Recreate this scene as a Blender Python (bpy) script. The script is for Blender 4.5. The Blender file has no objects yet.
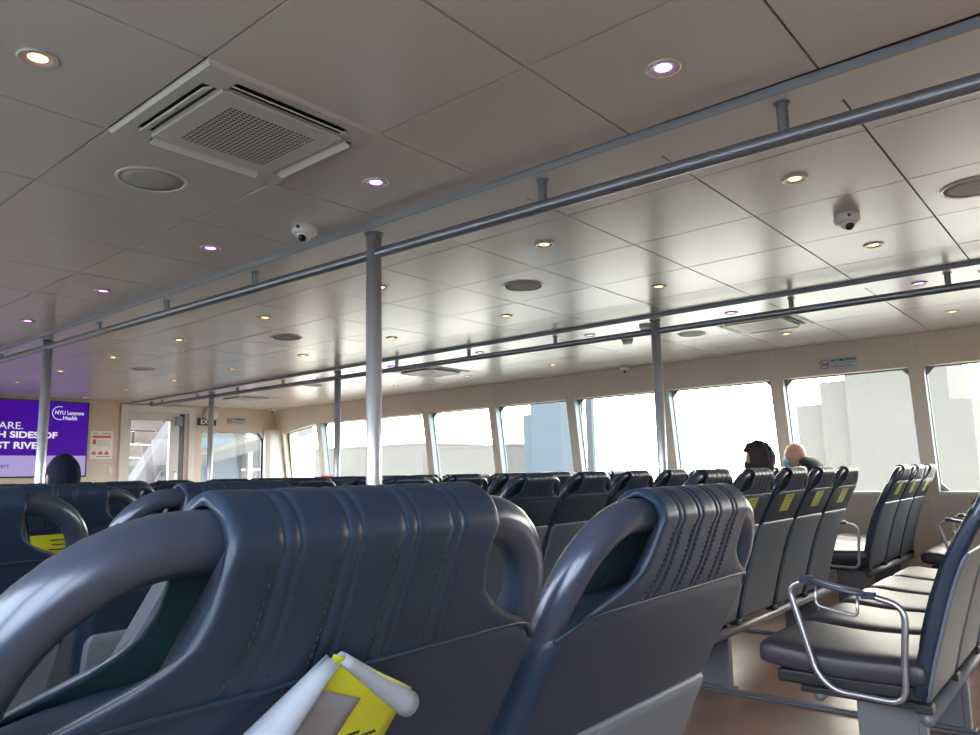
import bpy, bmesh, math, random
from mathutils import Vector, Matrix
from mathutils.geometry import tessellate_polygon
random.seed(7)
scn = bpy.context.scene
COL = scn.collection
PI = math.pi
EYE = 1.08            # camera height above the deck
CEIL = 2.20
FRONT = 10.9          # front bulkhead (y)
REAR = -4.0

# ------------------------------------------------------------------ materials
def srgb(r, g, b):
    def f(c):
        c /= 255.0
        return c/12.92 if c <= .04045 else ((c+.055)/1.055)**2.4
    return (f(r), f(g), f(b), 1)

def mat(name, col, rough=.5, metal=0, spec=.5, bump=0, bscale=200, var=0, vscale=8, emit=None, estr=1, coat=0, coatr=.1, sheen=0):
    m = bpy.data.materials.new(name); m.use_nodes = True
    nt = m.node_tree; b = nt.nodes['Principled BSDF']
    b.inputs['Base Color'].default_value = col
    b.inputs['Roughness'].default_value = rough
    b.inputs['Metallic'].default_value = metal
    b.inputs['Specular IOR Level'].default_value = spec
    b.inputs['Coat Weight'].default_value = coat
    b.inputs['Coat Roughness'].default_value = coatr
    b.inputs['Sheen Weight'].default_value = sheen
    tc = nt.nodes.new('ShaderNodeTexCoord')
    if var:
        n = nt.nodes.new('ShaderNodeTexNoise'); n.inputs['Scale'].default_value = vscale; n.inputs['Detail'].default_value = 5
        nt.links.new(tc.outputs['Object'], n.inputs['Vector'])
        mx = nt.nodes.new('ShaderNodeMix'); mx.data_type = 'RGBA'
        mx.inputs['A'].default_value = tuple(c*(1-var) for c in col[:3])+(1,)
        mx.inputs['B'].default_value = tuple(min(1, c*(1+var)) for c in col[:3])+(1,)
        nt.links.new(n.outputs['Fac'], mx.inputs['Factor'])
        nt.links.new(mx.outputs['Result'], b.inputs['Base Color'])
    if bump:
        n2 = nt.nodes.new('ShaderNodeTexNoise'); n2.inputs['Scale'].default_value = bscale; n2.inputs['Detail'].default_value = 3
        nt.links.new(tc.outputs['Object'], n2.inputs['Vector'])
        bp = nt.nodes.new('ShaderNodeBump'); bp.inputs['Strength'].default_value = bump; bp.inputs['Distance'].default_value = .002
        nt.links.new(n2.outputs['Fac'], bp.inputs['Height'])
        nt.links.new(bp.outputs['Normal'], b.inputs['Normal'])
    if emit:
        b.inputs['Emission Color'].default_value = emit
        b.inputs['Emission Strength'].default_value = estr
    return m

M = {}
M['vinyl'] = mat('navy_vinyl', (.011, .023, .045, 1), .42, spec=.34, bump=.08, bscale=260, var=.12, vscale=14)
M['vinyl_cushion'] = mat('cushion_vinyl', (.034, .031, .050, 1), .42, spec=.6, bump=.15, bscale=120, var=.12, vscale=9)
M['slate'] = mat('slate_vinyl', (.098, .120, .146, 1), .46, spec=.45, bump=.06, bscale=260, var=.1, vscale=10)
M['tube'] = mat('slate_blue_tube', (.038, .052, .086, 1), .30, metal=.35, spec=.5, coat=.3, coatr=.15)
M['stitch'] = mat('stitch_thread', (.006, .009, .018, 1), .7)
M['lining_cloth'] = mat('teal_lining', (.010, .032, .045, 1), .55)  # teal cloth on the inside of the head cover
M['frame_metal'] = mat('seat_frame_grey', (.16, .17, .20, 1), .42, metal=.2)
M['frame_dark'] = mat('bracket_black', (.012, .013, .018, 1), .5)
M['chrome'] = mat('satin_chrome', (.42, .43, .50, 1), .28, metal=.85)
M['rail'] = mat('rail_paint', (.20, .22, .26, 1), .32, metal=.45, coat=.2)
M['pole'] = mat('pole_aluminium', (.56, .57, .60, 1), .33, metal=.5, var=.08, vscale=20)
M['strip'] = mat('strip_edge_shade', (.24, .27, .31, 1), .35)  # bluish shade of the strip's near face, put into its colour
M['ceil'] = mat('ceiling_panel', (.63, .585, .545, 1), .30, spec=.8, coat=.35, coatr=.24, var=.03, vscale=1.5)
M['seam'] = mat('ceiling_seam', (.10, .09, .08, 1), .7)
M['wall'] = mat('beige_wall', (.60, .50, .39, 1), .42, var=.04, vscale=3)
M['wallface'] = mat('mullion_beige', (.50, .41, .32, 1), .45)
M['cream'] = mat('cream_paint', (.62, .60, .53, 1), .45, var=.05, vscale=6)
M['alu'] = mat('window_aluminium', (.24, .31, .35, 1), .55)
M['gusset'] = mat('corner_plate', (.22, .23, .21, 1), .5)
M['white'] = mat('white_plastic', (.72, .72, .70, 1), .38)
M['offwhite'] = mat('cassette_white', (.55, .53, .50, 1), .42)
M['black'] = mat('black_plastic', (.010, .010, .012, 1), .3)
M['speaker'] = mat('speaker_mesh', (.42, .42, .41, 1), .6)
M['lensw'] = mat('amber_lamp', (1, .6, .3, 1), .4, emit=(1, .45, .12, 1), estr=12)
M['lensp'] = mat('violet_lamp', (.8, .4, 1, 1), .4, emit=(.70, .18, 1, 1), estr=11)
M['trim'] = mat('lamp_trim', (.62, .57, .52, 1), .35, metal=.3)
M['yellow'] = mat('yellow_sticker', (.42, .44, .015, 1), .4)
M['stickerback'] = mat('sticker_paper_back', (.27, .31, .37, 1), .7, spec=.2, var=.05, vscale=30)
M['stickergrey'] = mat('sticker_grey_print', (.17, .165, .18, 1), .6)
M['ink'] = mat('black_ink', (.01, .01, .01, 1), .6)
M['paper'] = mat('poster_paper', (.78, .74, .68, 1), .5)
M['red'] = mat('orange_red_print', (.62, .10, .05, 1), .5)
M['pink'] = mat('red_print', (.45, .06, .12, 1), .5)
M['signblue'] = mat('sign_plate', (.42, .48, .52, 1), .35)
M['textwhite'] = mat('white_lettering', (.8, .8, .8, 1), .5)
M['scrpurple'] = mat('screen_violet', (.02, .004, .06, 1), .5, spec=.12, emit=srgb(72, 14, 160), estr=.75)
M['scrlav'] = mat('screen_lavender', (.1, .1, .15, 1), .5, spec=.12, emit=srgb(172, 160, 214), estr=.8)
M['scrtext'] = mat('screen_white', (.3, .3, .3, 1), .25, emit=srgb(235, 228, 250), estr=.75)
M['scrtext2'] = mat('screen_purple_text', (.05, .03, .1, 1), .25, emit=srgb(96, 60, 170), estr=.8)
M['skin'] = mat('skin', (.50, .27, .19, 1), .5, bump=.1, bscale=60)
M['skin2'] = mat('skin_tan', (.36, .21, .14, 1), .5)
M['hair'] = mat('dark_hair', (.016, .011, .009, 1), .75, bump=.8, bscale=70)
M['hairblue'] = mat('dark_knit', (.006, .008, .020, 1), .8, spec=.15, bump=1, bscale=120)
M['coat'] = mat('dark_coat', (.02, .02, .028, 1), .7, bump=.4, bscale=60)
M['trousers'] = mat('dark_trousers', (.03, .035, .05, 1), .8)
M['maskblue'] = mat('face_mask_blue', (.25, .55, .70, 1), .7)
M['maskblack'] = mat('face_mask_black', (.012, .012, .014, 1), .7)
M['eye'] = mat('eye_white', (.7, .7, .7, 1), .2)
M['orange'] = mat('orange_fabric', (.80, .14, .03, 1), .7, bump=.3)
M['tower'] = mat('tower_glass', (.048, .064, .074, 1), .6, spec=.1, var=.03, vscale=.02)
M['towerlight'] = mat('tower_stone', (.062, .074, .082, 1), .7, spec=.1)
M['haze_building'] = mat('pale_building', (.064, .063, .057, 1), .8, spec=.1, var=.03, vscale=.12)
M['water'] = mat('river_water', (.10, .11, .11, 1), .3, bump=1, bscale=2)
M['pierpink'] = mat('weathered_timber', (.085, .062, .057, 1), .8, var=.7, vscale=3)
M['beam'] = mat('gangway_paint', (.066, .061, .066, 1), .5)
M['sky_panel'] = mat('blue_panel', (.045, .085, .115, 1), .5, var=.08, vscale=1)
M['shelter'] = mat('shelter_grey', (.045, .045, .039, 1), .6)
M['hull'] = mat('hull_outside', (.6, .6, .6, 1), .6)

def floor_material():
    m = bpy.data.materials.new('deck_covering'); m.use_nodes = True
    nt = m.node_tree; b = nt.nodes['Principled BSDF']
    tc = nt.nodes.new('ShaderNodeTexCoord')
    n = nt.nodes.new('ShaderNodeTexNoise'); n.inputs['Scale'].default_value = 2.2; n.inputs['Detail'].default_value = 8
    n2 = nt.nodes.new('ShaderNodeTexNoise'); n2.inputs['Scale'].default_value = 90; n2.inputs['Detail'].default_value = 2
    nt.links.new(tc.outputs['Object'], n.inputs['Vector']); nt.links.new(tc.outputs['Object'], n2.inputs['Vector'])
    r = nt.nodes.new('ShaderNodeValToRGB')
    r.color_ramp.elements[0].position = .35; r.color_ramp.elements[0].color = (.27, .165, .125, 1)
    r.color_ramp.elements[1].position = .7; r.color_ramp.elements[1].color = (.42, .26, .20, 1)
    nt.links.new(n.outputs['Fac'], r.inputs['Fac']); nt.links.new(r.outputs['Color'], b.inputs['Base Color'])
    b.inputs['Roughness'].default_value = .36
    bp = nt.nodes.new('ShaderNodeBump'); bp.inputs['Strength'].default_value = .25; bp.inputs['Distance'].default_value = .002
    nt.links.new(n2.outputs['Fac'], bp.inputs['Height']); nt.links.new(bp.outputs['Normal'], b.inputs['Normal'])
    return m
M['floor'] = floor_material()

def glass_material(name, veil, speck):
    # salt-stained pane: mostly clear, partly a translucent film with specks and scratches
    m = bpy.data.materials.new(name); m.use_nodes = True
    nt = m.node_tree; nt.nodes.clear()
    out = nt.nodes.new('ShaderNodeOutputMaterial')
    tr = nt.nodes.new('ShaderNodeBsdfTransparent'); tr.inputs['Color'].default_value = (.97, .98, .98, 1)
    tl = nt.nodes.new('ShaderNodeBsdfTranslucent'); tl.inputs['Color'].default_value = (.95, .93, .88, 1)
    gl = nt.nodes.new('ShaderNodeBsdfGlossy'); gl.inputs['Roughness'].default_value = .03
    tc = nt.nodes.new('ShaderNodeTexCoord')
    n1 = nt.nodes.new('ShaderNodeTexNoise'); n1.inputs['Scale'].default_value = 85; n1.inputs['Detail'].default_value = 8; n1.inputs['Roughness'].default_value = .75
    n2 = nt.nodes.new('ShaderNodeTexNoise'); n2.inputs['Scale'].default_value = 3; n2.inputs['Detail'].default_value = 2
    nt.links.new(tc.outputs['Object'], n1.inputs['Vector']); nt.links.new(tc.outputs['Object'], n2.inputs['Vector'])
    r1 = nt.nodes.new('ShaderNodeMapRange'); r1.inputs['From Min'].default_value = .42; r1.inputs['From Max'].default_value = .75
    r1.inputs['To Min'].default_value = veil; r1.inputs['To Max'].default_value = veil+speck
    nt.links.new(n1.outputs['Fac'], r1.inputs['Value'])
    ml = nt.nodes.new('ShaderNodeMath'); ml.operation = 'MULTIPLY'
    r2 = nt.nodes.new('ShaderNodeMapRange'); r2.inputs['To Min'].default_value = .85; r2.inputs['To Max'].default_value = 1.12
    nt.links.new(n2.outputs['Fac'], r2.inputs['Value'])
    nt.links.new(r1.outputs['Result'], ml.inputs[0]); nt.links.new(r2.outputs['Result'], ml.inputs[1])
    mx = nt.nodes.new('ShaderNodeMixShader'); nt.links.new(ml.outputs[0], mx.inputs['Fac'])
    nt.links.new(tr.outputs[0], mx.inputs[1]); nt.links.new(tl.outputs[0], mx.inputs[2])
    fr = nt.nodes.new('ShaderNodeFresnel'); fr.inputs['IOR'].default_value = 1.25
    geo = nt.nodes.new('ShaderNodeNewGeometry')      # the thin pane reflects from its outer faces only
    fm = nt.nodes.new('ShaderNodeMath'); fm.operation = 'MULTIPLY'; inv = nt.nodes.new('ShaderNodeMath'); inv.operation = 'SUBTRACT'; inv.inputs[0].default_value = 1
    nt.links.new(geo.outputs['Backfacing'], inv.inputs[1]); nt.links.new(inv.outputs[0], fm.inputs[1]); nt.links.new(fr.outputs[0], fm.inputs[0])
    mx2 = nt.nodes.new('ShaderNodeMixShader'); nt.links.new(fm.outputs[0], mx2.inputs['Fac'])
    nt.links.new(mx.outputs[0], mx2.inputs[1]); nt.links.new(gl.outputs[0], mx2.inputs[2])
    nt.links.new(mx2.outputs[0], out.inputs['Surface'])
    return m
M['glass'] = glass_material('salt_stained_glass', .014, .038)
M['glass_clear'] = glass_material('clear_glass', .003, .008)

def grille_material():
    m = bpy.data.materials.new('perforated_grille'); m.use_nodes = True
    nt = m.node_tree; b = nt.nodes['Principled BSDF']; b.inputs['Roughness'].default_value = .45
    tc = nt.nodes.new('ShaderNodeTexCoord')
    sc = nt.nodes.new('ShaderNodeVectorMath'); sc.operation = 'SCALE'; sc.inputs['Scale'].default_value = 1/.0155
    rot = nt.nodes.new('ShaderNodeMapping')
    nt.links.new(tc.outputs['Object'], rot.inputs['Vector']); nt.links.new(rot.outputs[0], sc.inputs[0])
    fr = nt.nodes.new('ShaderNodeVectorMath'); fr.operation = 'FRACTION'; nt.links.new(sc.outputs[0], fr.inputs[0])
    sb = nt.nodes.new('ShaderNodeVectorMath'); sb.operation = 'SUBTRACT'; sb.inputs[1].default_value = (.5, .5, 0)
    nt.links.new(fr.outputs[0], sb.inputs[0])
    mu = nt.nodes.new('ShaderNodeVectorMath'); mu.operation = 'MULTIPLY'; mu.inputs[1].default_value = (1, 1, 0)
    nt.links.new(sb.outputs[0], mu.inputs[0])
    ln = nt.nodes.new('ShaderNodeVectorMath'); ln.operation = 'LENGTH'; nt.links.new(mu.outputs[0], ln.inputs[0])
    lt = nt.nodes.new('ShaderNodeMath'); lt.operation = 'LESS_THAN'; lt.inputs[1].default_value = .36
    nt.links.new(ln.outputs['Value'], lt.inputs[0])
    mx = nt.nodes.new('ShaderNodeMix'); mx.data_type = 'RGBA'
    mx.inputs['A'].default_value = (.55, .53, .50, 1); mx.inputs['B'].default_value = (.03, .04, .035, 1)
    nt.links.new(lt.outputs[0], mx.inputs['Factor']); nt.links.new(mx.outputs['Result'], b.inputs['Base Color'])
    return m
M['grille'] = grille_material()

# ------------------------------------------------------------------ object helpers
def link(name, me, m=None, parent=None, loc=None, smooth=False):
    o = bpy.data.objects.new(name, me); COL.objects.link(o)
    if m is not None:
        if not me.materials: me.materials.append(M[m] if isinstance(m, str) else m)
    if parent is not None: o.parent = parent
    if loc is not None: o.location = loc
    if smooth:
        for p in me.polygons: p.use_smooth = True
    return o

def obj(name, bm, m=None, parent=None, loc=None, smooth=False):
    me = bpy.data.meshes.new(name)
    bmesh.ops.recalc_face_normals(bm, faces=bm.faces)
    bm.to_mesh(me); bm.free()
    return link(name, me, m, parent, loc, smooth)

def empty(name, loc=(0, 0, 0), rz=0):
    o = bpy.data.objects.new(name, None); COL.objects.link(o)
    o.location = loc; o.rotation_euler = (0, 0, rz); o.empty_display_size = .1
    return o

def tag(o, label, cat=None, group=None, kind=None):
    if label: o['label'] = label
    if cat: o['category'] = cat
    if group: o['group'] = group
    if kind: o['kind'] = kind
    return o

def struct(o, label, cat):
    return tag(o, label, cat, kind='structure')

def box(bm, x0, x1, y0, y1, z0, z1, bev=0):
    r = bmesh.ops.create_cube(bm, size=1)
    vs = r['verts']
    for v in vs:
        v.co = Vector(((x0+x1)/2+v.co.x*(x1-x0), (y0+y1)/2+v.co.y*(y1-y0), (z0+z1)/2+v.co.z*(z1-z0)))
    if bev:
        es = list({e for v in vs for e in v.link_edges})
        bmesh.ops.bevel(bm, geom=es, offset=bev, segments=2, affect='EDGES', profile=.5)
    return bm

def B(*a, **k):
    return box(bmesh.new(), *a, **k)

def cyl(bm, c, r, h, seg=24, r2=None, axis='z'):
    mt = Matrix.Translation(c)
    if axis == 'x': mt = mt @ Matrix.Rotation(PI/2, 4, 'Y')
    if axis == 'y': mt = mt @ Matrix.Rotation(PI/2, 4, 'X')
    bmesh.ops.create_cone(bm, cap_ends=True, segments=seg, radius1=r, radius2=r if r2 is None else r2, depth=h, matrix=mt)
    return bm

def loft(bm, rings, closed=True, caps=True):
    vr = [[bm.verts.new(p) for p in r] for r in rings]
    n = len(vr[0])
    for a, b in zip(vr[:-1], vr[1:]):
        for i in range(n if closed else n-1):
            j = (i+1) % n
            try: bm.faces.new((a[i], a[j], b[j], b[i]))
            except ValueError: pass
    if caps and closed:
        for r in (vr[0], vr[-1]):
            try: bm.faces.new(r)
            except ValueError: pass
    return bm

def tube(bm, pts, r, seg=12, closed=False):
    pts = [Vector(p) for p in pts]
    n = len(pts); rings = []
    t0 = (pts[1]-pts[0]).normalized()
    ref = Vector((0, 0, 1)) if abs(t0.z) < .9 else Vector((1, 0, 0))
    u = (ref - t0*ref.dot(t0)).normalized()
    for i, p in enumerate(pts):
        if closed: t = (pts[(i+1) % n]-pts[i-1]).normalized()
        elif i == 0: t = t0
        elif i == n-1: t = (pts[-1]-pts[-2]).normalized()
        else: t = (pts[i+1]-pts[i-1]).normalized()
        u = (u - t*u.dot(t)).normalized(); v = t.cross(u)
        rr = r[i] if isinstance(r, (list, tuple)) else r
        rings.append([p + (u*math.cos(a)+v*math.sin(a))*rr for a in [2*PI*k/seg for k in range(seg)]])
    if closed: rings.append(rings[0]); return loft(bm, rings, True, False)
    return loft(bm, rings)

def smooth_path(pts, sub=6, closed=False):
    P = [Vector(p) for p in pts]; out = []; n = len(P)
    rng = range(n) if closed else range(n-1)
    for i in rng:
        p0 = P[i-1] if (closed or i > 0) else P[0]*2-P[1]
        p1, p2 = P[i], P[(i+1) % n]
        p3 = P[(i+2) % n] if (closed or i < n-2) else P[-1]*2-P[-2]
        for k in range(sub):
            t = k/sub
            out.append(.5*((2*p1)+(p2-p0)*t+(2*p0-5*p1+4*p2-p3)*t*t+(3*p1-p0-3*p2+p3)*t**3))
    if not closed: out.append(P[-1])
    return out

def round_corners(pts, rad, seg=6):
    P = [Vector(p) for p in pts]; out = [P[0]]
    for i in range(1, len(P)-1):
        a = (P[i-1]-P[i]); b = (P[i+1]-P[i])
        r = min(rad, a.length*.48, b.length*.48)
        s, e = P[i]+a.normalized()*r, P[i]+b.normalized()*r
        for k in range(seg+1):
            t = k/seg
            out.append(s*(1-t)**2+P[i]*2*t*(1-t)+e*t*t)
    out.append(P[-1]); return out

def plate_with_holes(bm, outer, holes, f, depth=0):
    """outer/holes: lists of (a,b); f(a,b,d) gives the 3-D point at depth d; the holes get reveals of the given depth."""
    loops = [outer]+holes
    flat = [p for l in loops for p in l]
    tris = tessellate_polygon([[Vector((a, b, 0)) for a, b in l] for l in loops])
    vs = [bm.verts.new(f(a, b, 0)) for a, b in flat]
    for t in tris:
        try: bm.faces.new([vs[i] for i in t])
        except ValueError: pass
    if depth:
        k = len(outer)
        for h in holes:
            n = len(h)
            back = [bm.verts.new(f(a, b, depth)) for a, b in h]
            for i in range(n):
                j = (i+1) % n
                bm.faces.new((vs[k+i], vs[k+j], back[j], back[i]))
            k += n
    return bm

def text(name, s, size, m, parent, loc, rot, align='LEFT', bold=0, sx=1):
    cu = bpy.data.curves.new(name, 'FONT'); cu.body = s; cu.size = size; cu.align_x = align
    cu.offset = bold; cu.extrude = .0008
    o = bpy.data.objects.new(name, cu); COL.objects.link(o)
    dg = bpy.context.evaluated_depsgraph_get()
    me = bpy.data.meshes.new_from_object(o.evaluated_get(dg))
    bpy.data.objects.remove(o)
    me.materials.clear()
    q = link(name, me, m, parent)
    q.matrix_basis = Matrix.LocRotScale(Vector(loc), rot.to_quaternion(), Vector((sx, 1, 1)))
    return q
FACE_REAR = Matrix(((1, 0, 0), (0, 0, -1), (0, 1, 0)))          # text read by someone looking towards +y
FACE_PORT = Matrix(((0, 0, -1), (-1, 0, 0), (0, 1, 0)))         # text read by someone looking towards +x

def copy_tree(o, parent=None):
    c = o.copy(); COL.objects.link(c)
    if parent is not None: c.parent = parent
    for ch in list(o.children): copy_tree(ch, c)
    return c

ORD = ['zeroth', 'first', 'second', 'third', 'fourth', 'fifth', 'sixth', 'seventh', 'eighth', 'ninth', 'tenth', 'eleventh', 'twelfth']

# ------------------------------------------------------------------ room shell
f = struct(obj('floor', B(-1.0, 7.8, REAR, FRONT+.1, -.12, 0), 'floor'), 'reddish brown deck floor with a satin sheen', 'floor')

# ceiling: metal panels with open seams under an added slab that stops sky light
bm = bmesh.new()
xs = [-.85, -.25, .35, .95, 1.568, 2.14]
xs2 = [2.30, 2.66, 3.257, 3.847, 4.434, 4.86]
xs3 = [5.02, 5.52, 6.10, 6.70, 7.32]
ys = [2.39+.612*n for n in range(-11, 15)]
ys = [max(REAR, y) for y in ys if y > REAR-.5] + [FRONT+.02]
ys = sorted({round(y, 3) for y in ys if y <= FRONT+.02})
SKIP = [(1.265, 2.08), (5.81, 2.08), (5.81, 5.75), (5.81, 9.40)]
g = .0036
for row in (xs, xs2, xs3):
    for x0, x1 in zip(row[:-1], row[1:]):
        for y0, y1 in zip(ys[:-1], ys[1:]):
            if y1-y0 < .02: continue
            if any(x0 < sx < x1 and y0 < sy < y1 for sx, sy in SKIP): continue
            tx, ty = random.gauss(0, .0016), random.gauss(0, .0016)
            cx, cy = (x0+x1)/2, (y0+y1)/2
            vs = []
            for (px, py) in ((x0+g, y0+g), (x1-g, y0+g), (x1-g, y1-g), (x0+g, y1-g)):
                vs.append(bm.verts.new((px, py, CEIL+(px-cx)*tx+(py-cy)*ty)))
            bm.faces.new(vs[::-1])
            up = [bm.verts.new(v.co+Vector((0, 0, .012))) for v in vs]
            for i in range(4): bm.faces.new((vs[i], vs[(i+1) % 4], up[(i+1) % 4], up[i]))
me = bpy.data.meshes.new('ceiling')
bm.to_mesh(me); bm.free(); me.materials.append(M['ceil'])
ce = struct(link('ceiling', me), 'pale grey metal panel ceiling with thin seams', 'ceiling')
obj('sky_block_slab', B(-1.1, 7.9, REAR-.1, FRONT+.2, CEIL+.16, CEIL+.30), 'seam', ce)  # unseen slab added over the panels to keep sky light out
# seam backing follows the panels (left open above the air units)
bm = bmesh.new()
yb = sorted({REAR, FRONT+.05, 1.77, 2.39, 5.45, 6.06, 9.12, 9.73})
for y0, y1 in zip(yb[:-1], yb[1:]):
    for x0, x1 in ((-.9, .95), (.95, 1.568), (1.568, 5.52), (5.52, 6.10), (6.10, 7.4)):
        ym = (y0+y1)/2
        if any(x0 < sx < x1 and y0 < sy < y1 for sx, sy in SKIP): continue
        box(bm, x0, x1, y0, y1, CEIL+.010, CEIL+.02)
obj('seam_backing', bm, 'seam', ce)

WT, WB = 1.915, .83           # window head and sill above the deck
def xw(z): return 7.30+(WT-z)*.14
def xp(z): return -.62-(WT-z)*.14
MUL = [1.265+1.205*k for k in range(-4, 8)]      # after-edges of the mullions
DEP = .12
def bays():
    out = []
    for k in range(len(MUL)):
        a = MUL[k-1]+.11 if k else MUL[0]-1.1
        out.append((a, MUL[k]))
    return out
BAYS = bays()
LAST = [(MUL[-1]+.11, WB), (10.74, WB), (10.72, 1.80), (MUL[-1]+.11, WT)]
def rect(a, b, z0, z1): return [(a, z0), (b, z0), (b, z1), (a, z1)]
holes = [rect(a, b, WB, WT) for a, b in BAYS]+[LAST]
def side_wall(name, fx, sgn, label):
    bm = bmesh.new()
    plate_with_holes(bm, rect(REAR, FRONT, 0, CEIL+.12), holes, lambda a, b, d: (fx(b)+sgn*d, a, b), DEP)
    # outer skin closes the wall
    plate_with_holes(bm, rect(REAR, FRONT, -.1, CEIL+.3), holes, lambda a, b, d: (fx(b)+sgn*(DEP+.002), a, b), 0)
    o = obj(name, bm, 'wall')
    return struct(o, label, 'wall')
wall_s = side_wall('wall_starboard', xw, 1, 'beige side wall with a row of tilted windows')
wall_p = side_wall('wall_port', xp, -1, 'beige side wall beside the camera')
# panel joints above and below the windows
bm = bmesh.new()
for k in range(4, len(MUL)):
    y = MUL[k]+.055
    for z0, z1 in ((WT+.02, CEIL-.005), (.02, WB-.03)):
        v = [bm.verts.new((xw(z)-.002, yy, z)) for z, yy in ((z0, y-.003), (z0, y+.003), (z1, y+.003), (z1, y-.003))]
        w = [bm.verts.new((p.co.x+.004, p.co.y, p.co.z)) for p in v]
        bm.faces.new(v)
        for i in range(4): bm.faces.new((v[i], v[(i+1) % 4], w[(i+1) % 4], w[i]))
obj('trim_joint', bm, 'cream', wall_s)

def window(n, side, poly, label, glass='glass'):
    fx, sgn = (xw, 1) if side == 's' else (xp, -1)
    root = empty('window_%d' % n, (fx(WB)+sgn*DEP*.8, sum(p[0] for p in poly)/4, WB))
    off = Vector(root.location)
    a0, a1 = min(p[0] for p in poly), max(p[0] for p in poly)
    def F(a, b, d): return Vector((fx(b)+sgn*(DEP-.03+d), a, b))-off
    t, c = .012, .062
    inner = []
    tl = poly[2][1]; tr = poly[3][1]
    inner = [(a0+t+c, WB+t), (a1-t-c, WB+t), (a1-t, WB+t+c), (a1-t, tl-t-c), (a1-t-c, tl-t+(tr-tl)*c/(a1-a0)),
             (a0+t+c, tr-t-(tr-tl)*c/(a1-a0)), (a0+t, tr-t-c), (a0+t, WB+t+c)]
    bm = bmesh.new()
    plate_with_holes(bm, poly, [inner], lambda a, b, d: F(a, b, d), .02)
    obj('window_frame', bm, 'gusset', root)
    bm = bmesh.new()
    fr = [bm.verts.new(F(a, b, .012)) for a, b in poly]; bk = [bm.verts.new(F(a, b, .018)) for a, b in poly]
    bm.faces.new(fr); bm.faces.new(bk[::-1])
    for i in range(4): bm.faces.new((fr[i], fr[(i+1) % 4], bk[(i+1) % 4], bk[i]))
    obj('window_glass', bm, glass, root)
    # aluminium reveal lining along the jambs and the sill
    bm = bmesh.new()
    for (ya, yb) in ((a0, a0+.004), (a1-.004, a1)):
        zt = tr if ya == a0 else tl
        vs = []
        for (b, d) in ((WB, -.088), (WB, 0), (zt, 0), (zt, -.088)):
            vs.append((b, d))
        v0 = [bm.verts.new(F(ya, b, d)) for b, d in vs]; v1 = [bm.verts.new(F(yb, b, d)) for b, d in vs]
        bm.faces.new(v0); bm.faces.new(v1[::-1])
        for i in range(4): bm.faces.new((v0[i], v0[(i+1) % 4], v1[(i+1) % 4], v1[i]))
    obj('reveal_lining', bm, 'alu', root)
    bm = bmesh.new()
    p0 = F(a0, WB, -.10); p1 = F(a1, WB, 0)
    box(bm, min(p0.x, p1.x), max(p0.x, p1.x), p0.y, p1.y, -.02, .006)
    obj('window_sill', bm, 'cream', root)
    return struct(root, label, 'window')
n = 1
for k, (a, b) in enumerate(BAYS):
    if b < .2: continue
    window(n, 's', rect(a, b, WB, WT), 'tall side window, %s from the aft end of the visible row' % ORD[n], 'glass_clear' if n in (4, 5) else 'glass'); n += 1
window(n, 's', LAST, 'last side window, with a sloping head by the front corner', 'glass'); n += 1
for k, (a, b) in enumerate(BAYS):
    window(n, 'p', rect(a, b, WB, WT), 'side window on the wall beside the camera, bay %s' % ORD[k+1] if k < 12 else 'side window', 'glass_clear'); n += 1
window(n, 'p', LAST, 'last side window by the front corner on the wall beside the camera', 'glass_clear'); n += 1

# front bulkhead with a doorway and a corner window
DX0, DX1 = 4.80, 5.76
FWIN = [(5.97, WB), (7.06, WB), (7.06, 1.72), (6.98, 1.81), (5.97, 1.81)]
bm = bmesh.new()
plate_with_holes(bm, [(-1.0, 0), (DX0, 0), (DX0, 2.10), (DX1, 2.10), (DX1, 0), (7.6, 0), (7.6, CEIL+.12), (-1.0, CEIL+.12)], [FWIN], lambda a, b, d: (a, FRONT+d, b), .08)
plate_with_holes(bm, [(-1.0, -.1), (DX0, -.1), (DX0, 2.10), (DX1, 2.10), (DX1, -.1), (7.8, -.1), (7.8, CEIL+.3), (-1.0, CEIL+.3)], [FWIN], lambda a, b, d: (a, FRONT+.082, b), 0)
struct(obj('wall_front', bm, 'wall'), 'beige front bulkhead with the television and the door', 'wall')
struct(obj('wall_rear', B(-1.1, 7.8, REAR-.06, REAR, 0, CEIL+.2), 'wall'), 'beige bulkhead behind the camera', 'wall')
bm = bmesh.new()
loft(bm, [[(7.06, FRONT-.06, z), (7.13, FRONT-.10, z), (xw(z)+.02, 10.78, z), (xw(z)+.05, FRONT+.03, z), (7.06, FRONT+.05, z)] for z in (0, .8, WT-.14, 1.86)])
struct(obj('trim_1', bm, 'cream'), 'pale corner post between the front window and the side windows', 'trim')
w = empty('window_%d' % n, (6.5, FRONT+.05, WB))
bm = bmesh.new()
inn = [(5.985, WB+.015), (7.045, WB+.015), (7.045, 1.68), (6.95, 1.795), (5.985, 1.795)]
plate_with_holes(bm, FWIN, [inn], lambda a, b, d: (a-6.5, d-.01, b-WB), .02)
obj('window_frame', bm, 'alu', w)
bm = bmesh.new()
v = [bm.verts.new((a-6.5, .004, b-WB)) for a, b in FWIN]; v2 = [bm.verts.new((a-6.5, .01, b-WB)) for a, b in FWIN]
bm.faces.new(v); bm.faces.new(v2[::-1])
for i in range(5): bm.faces.new((v[i], v[(i+1) % 5], v2[(i+1) % 5], v2[i]))
obj('window_glass', bm, 'glass_clear', w)
struct(w, 'front window beside the door showing the pier', 'window'); n += 1

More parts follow.
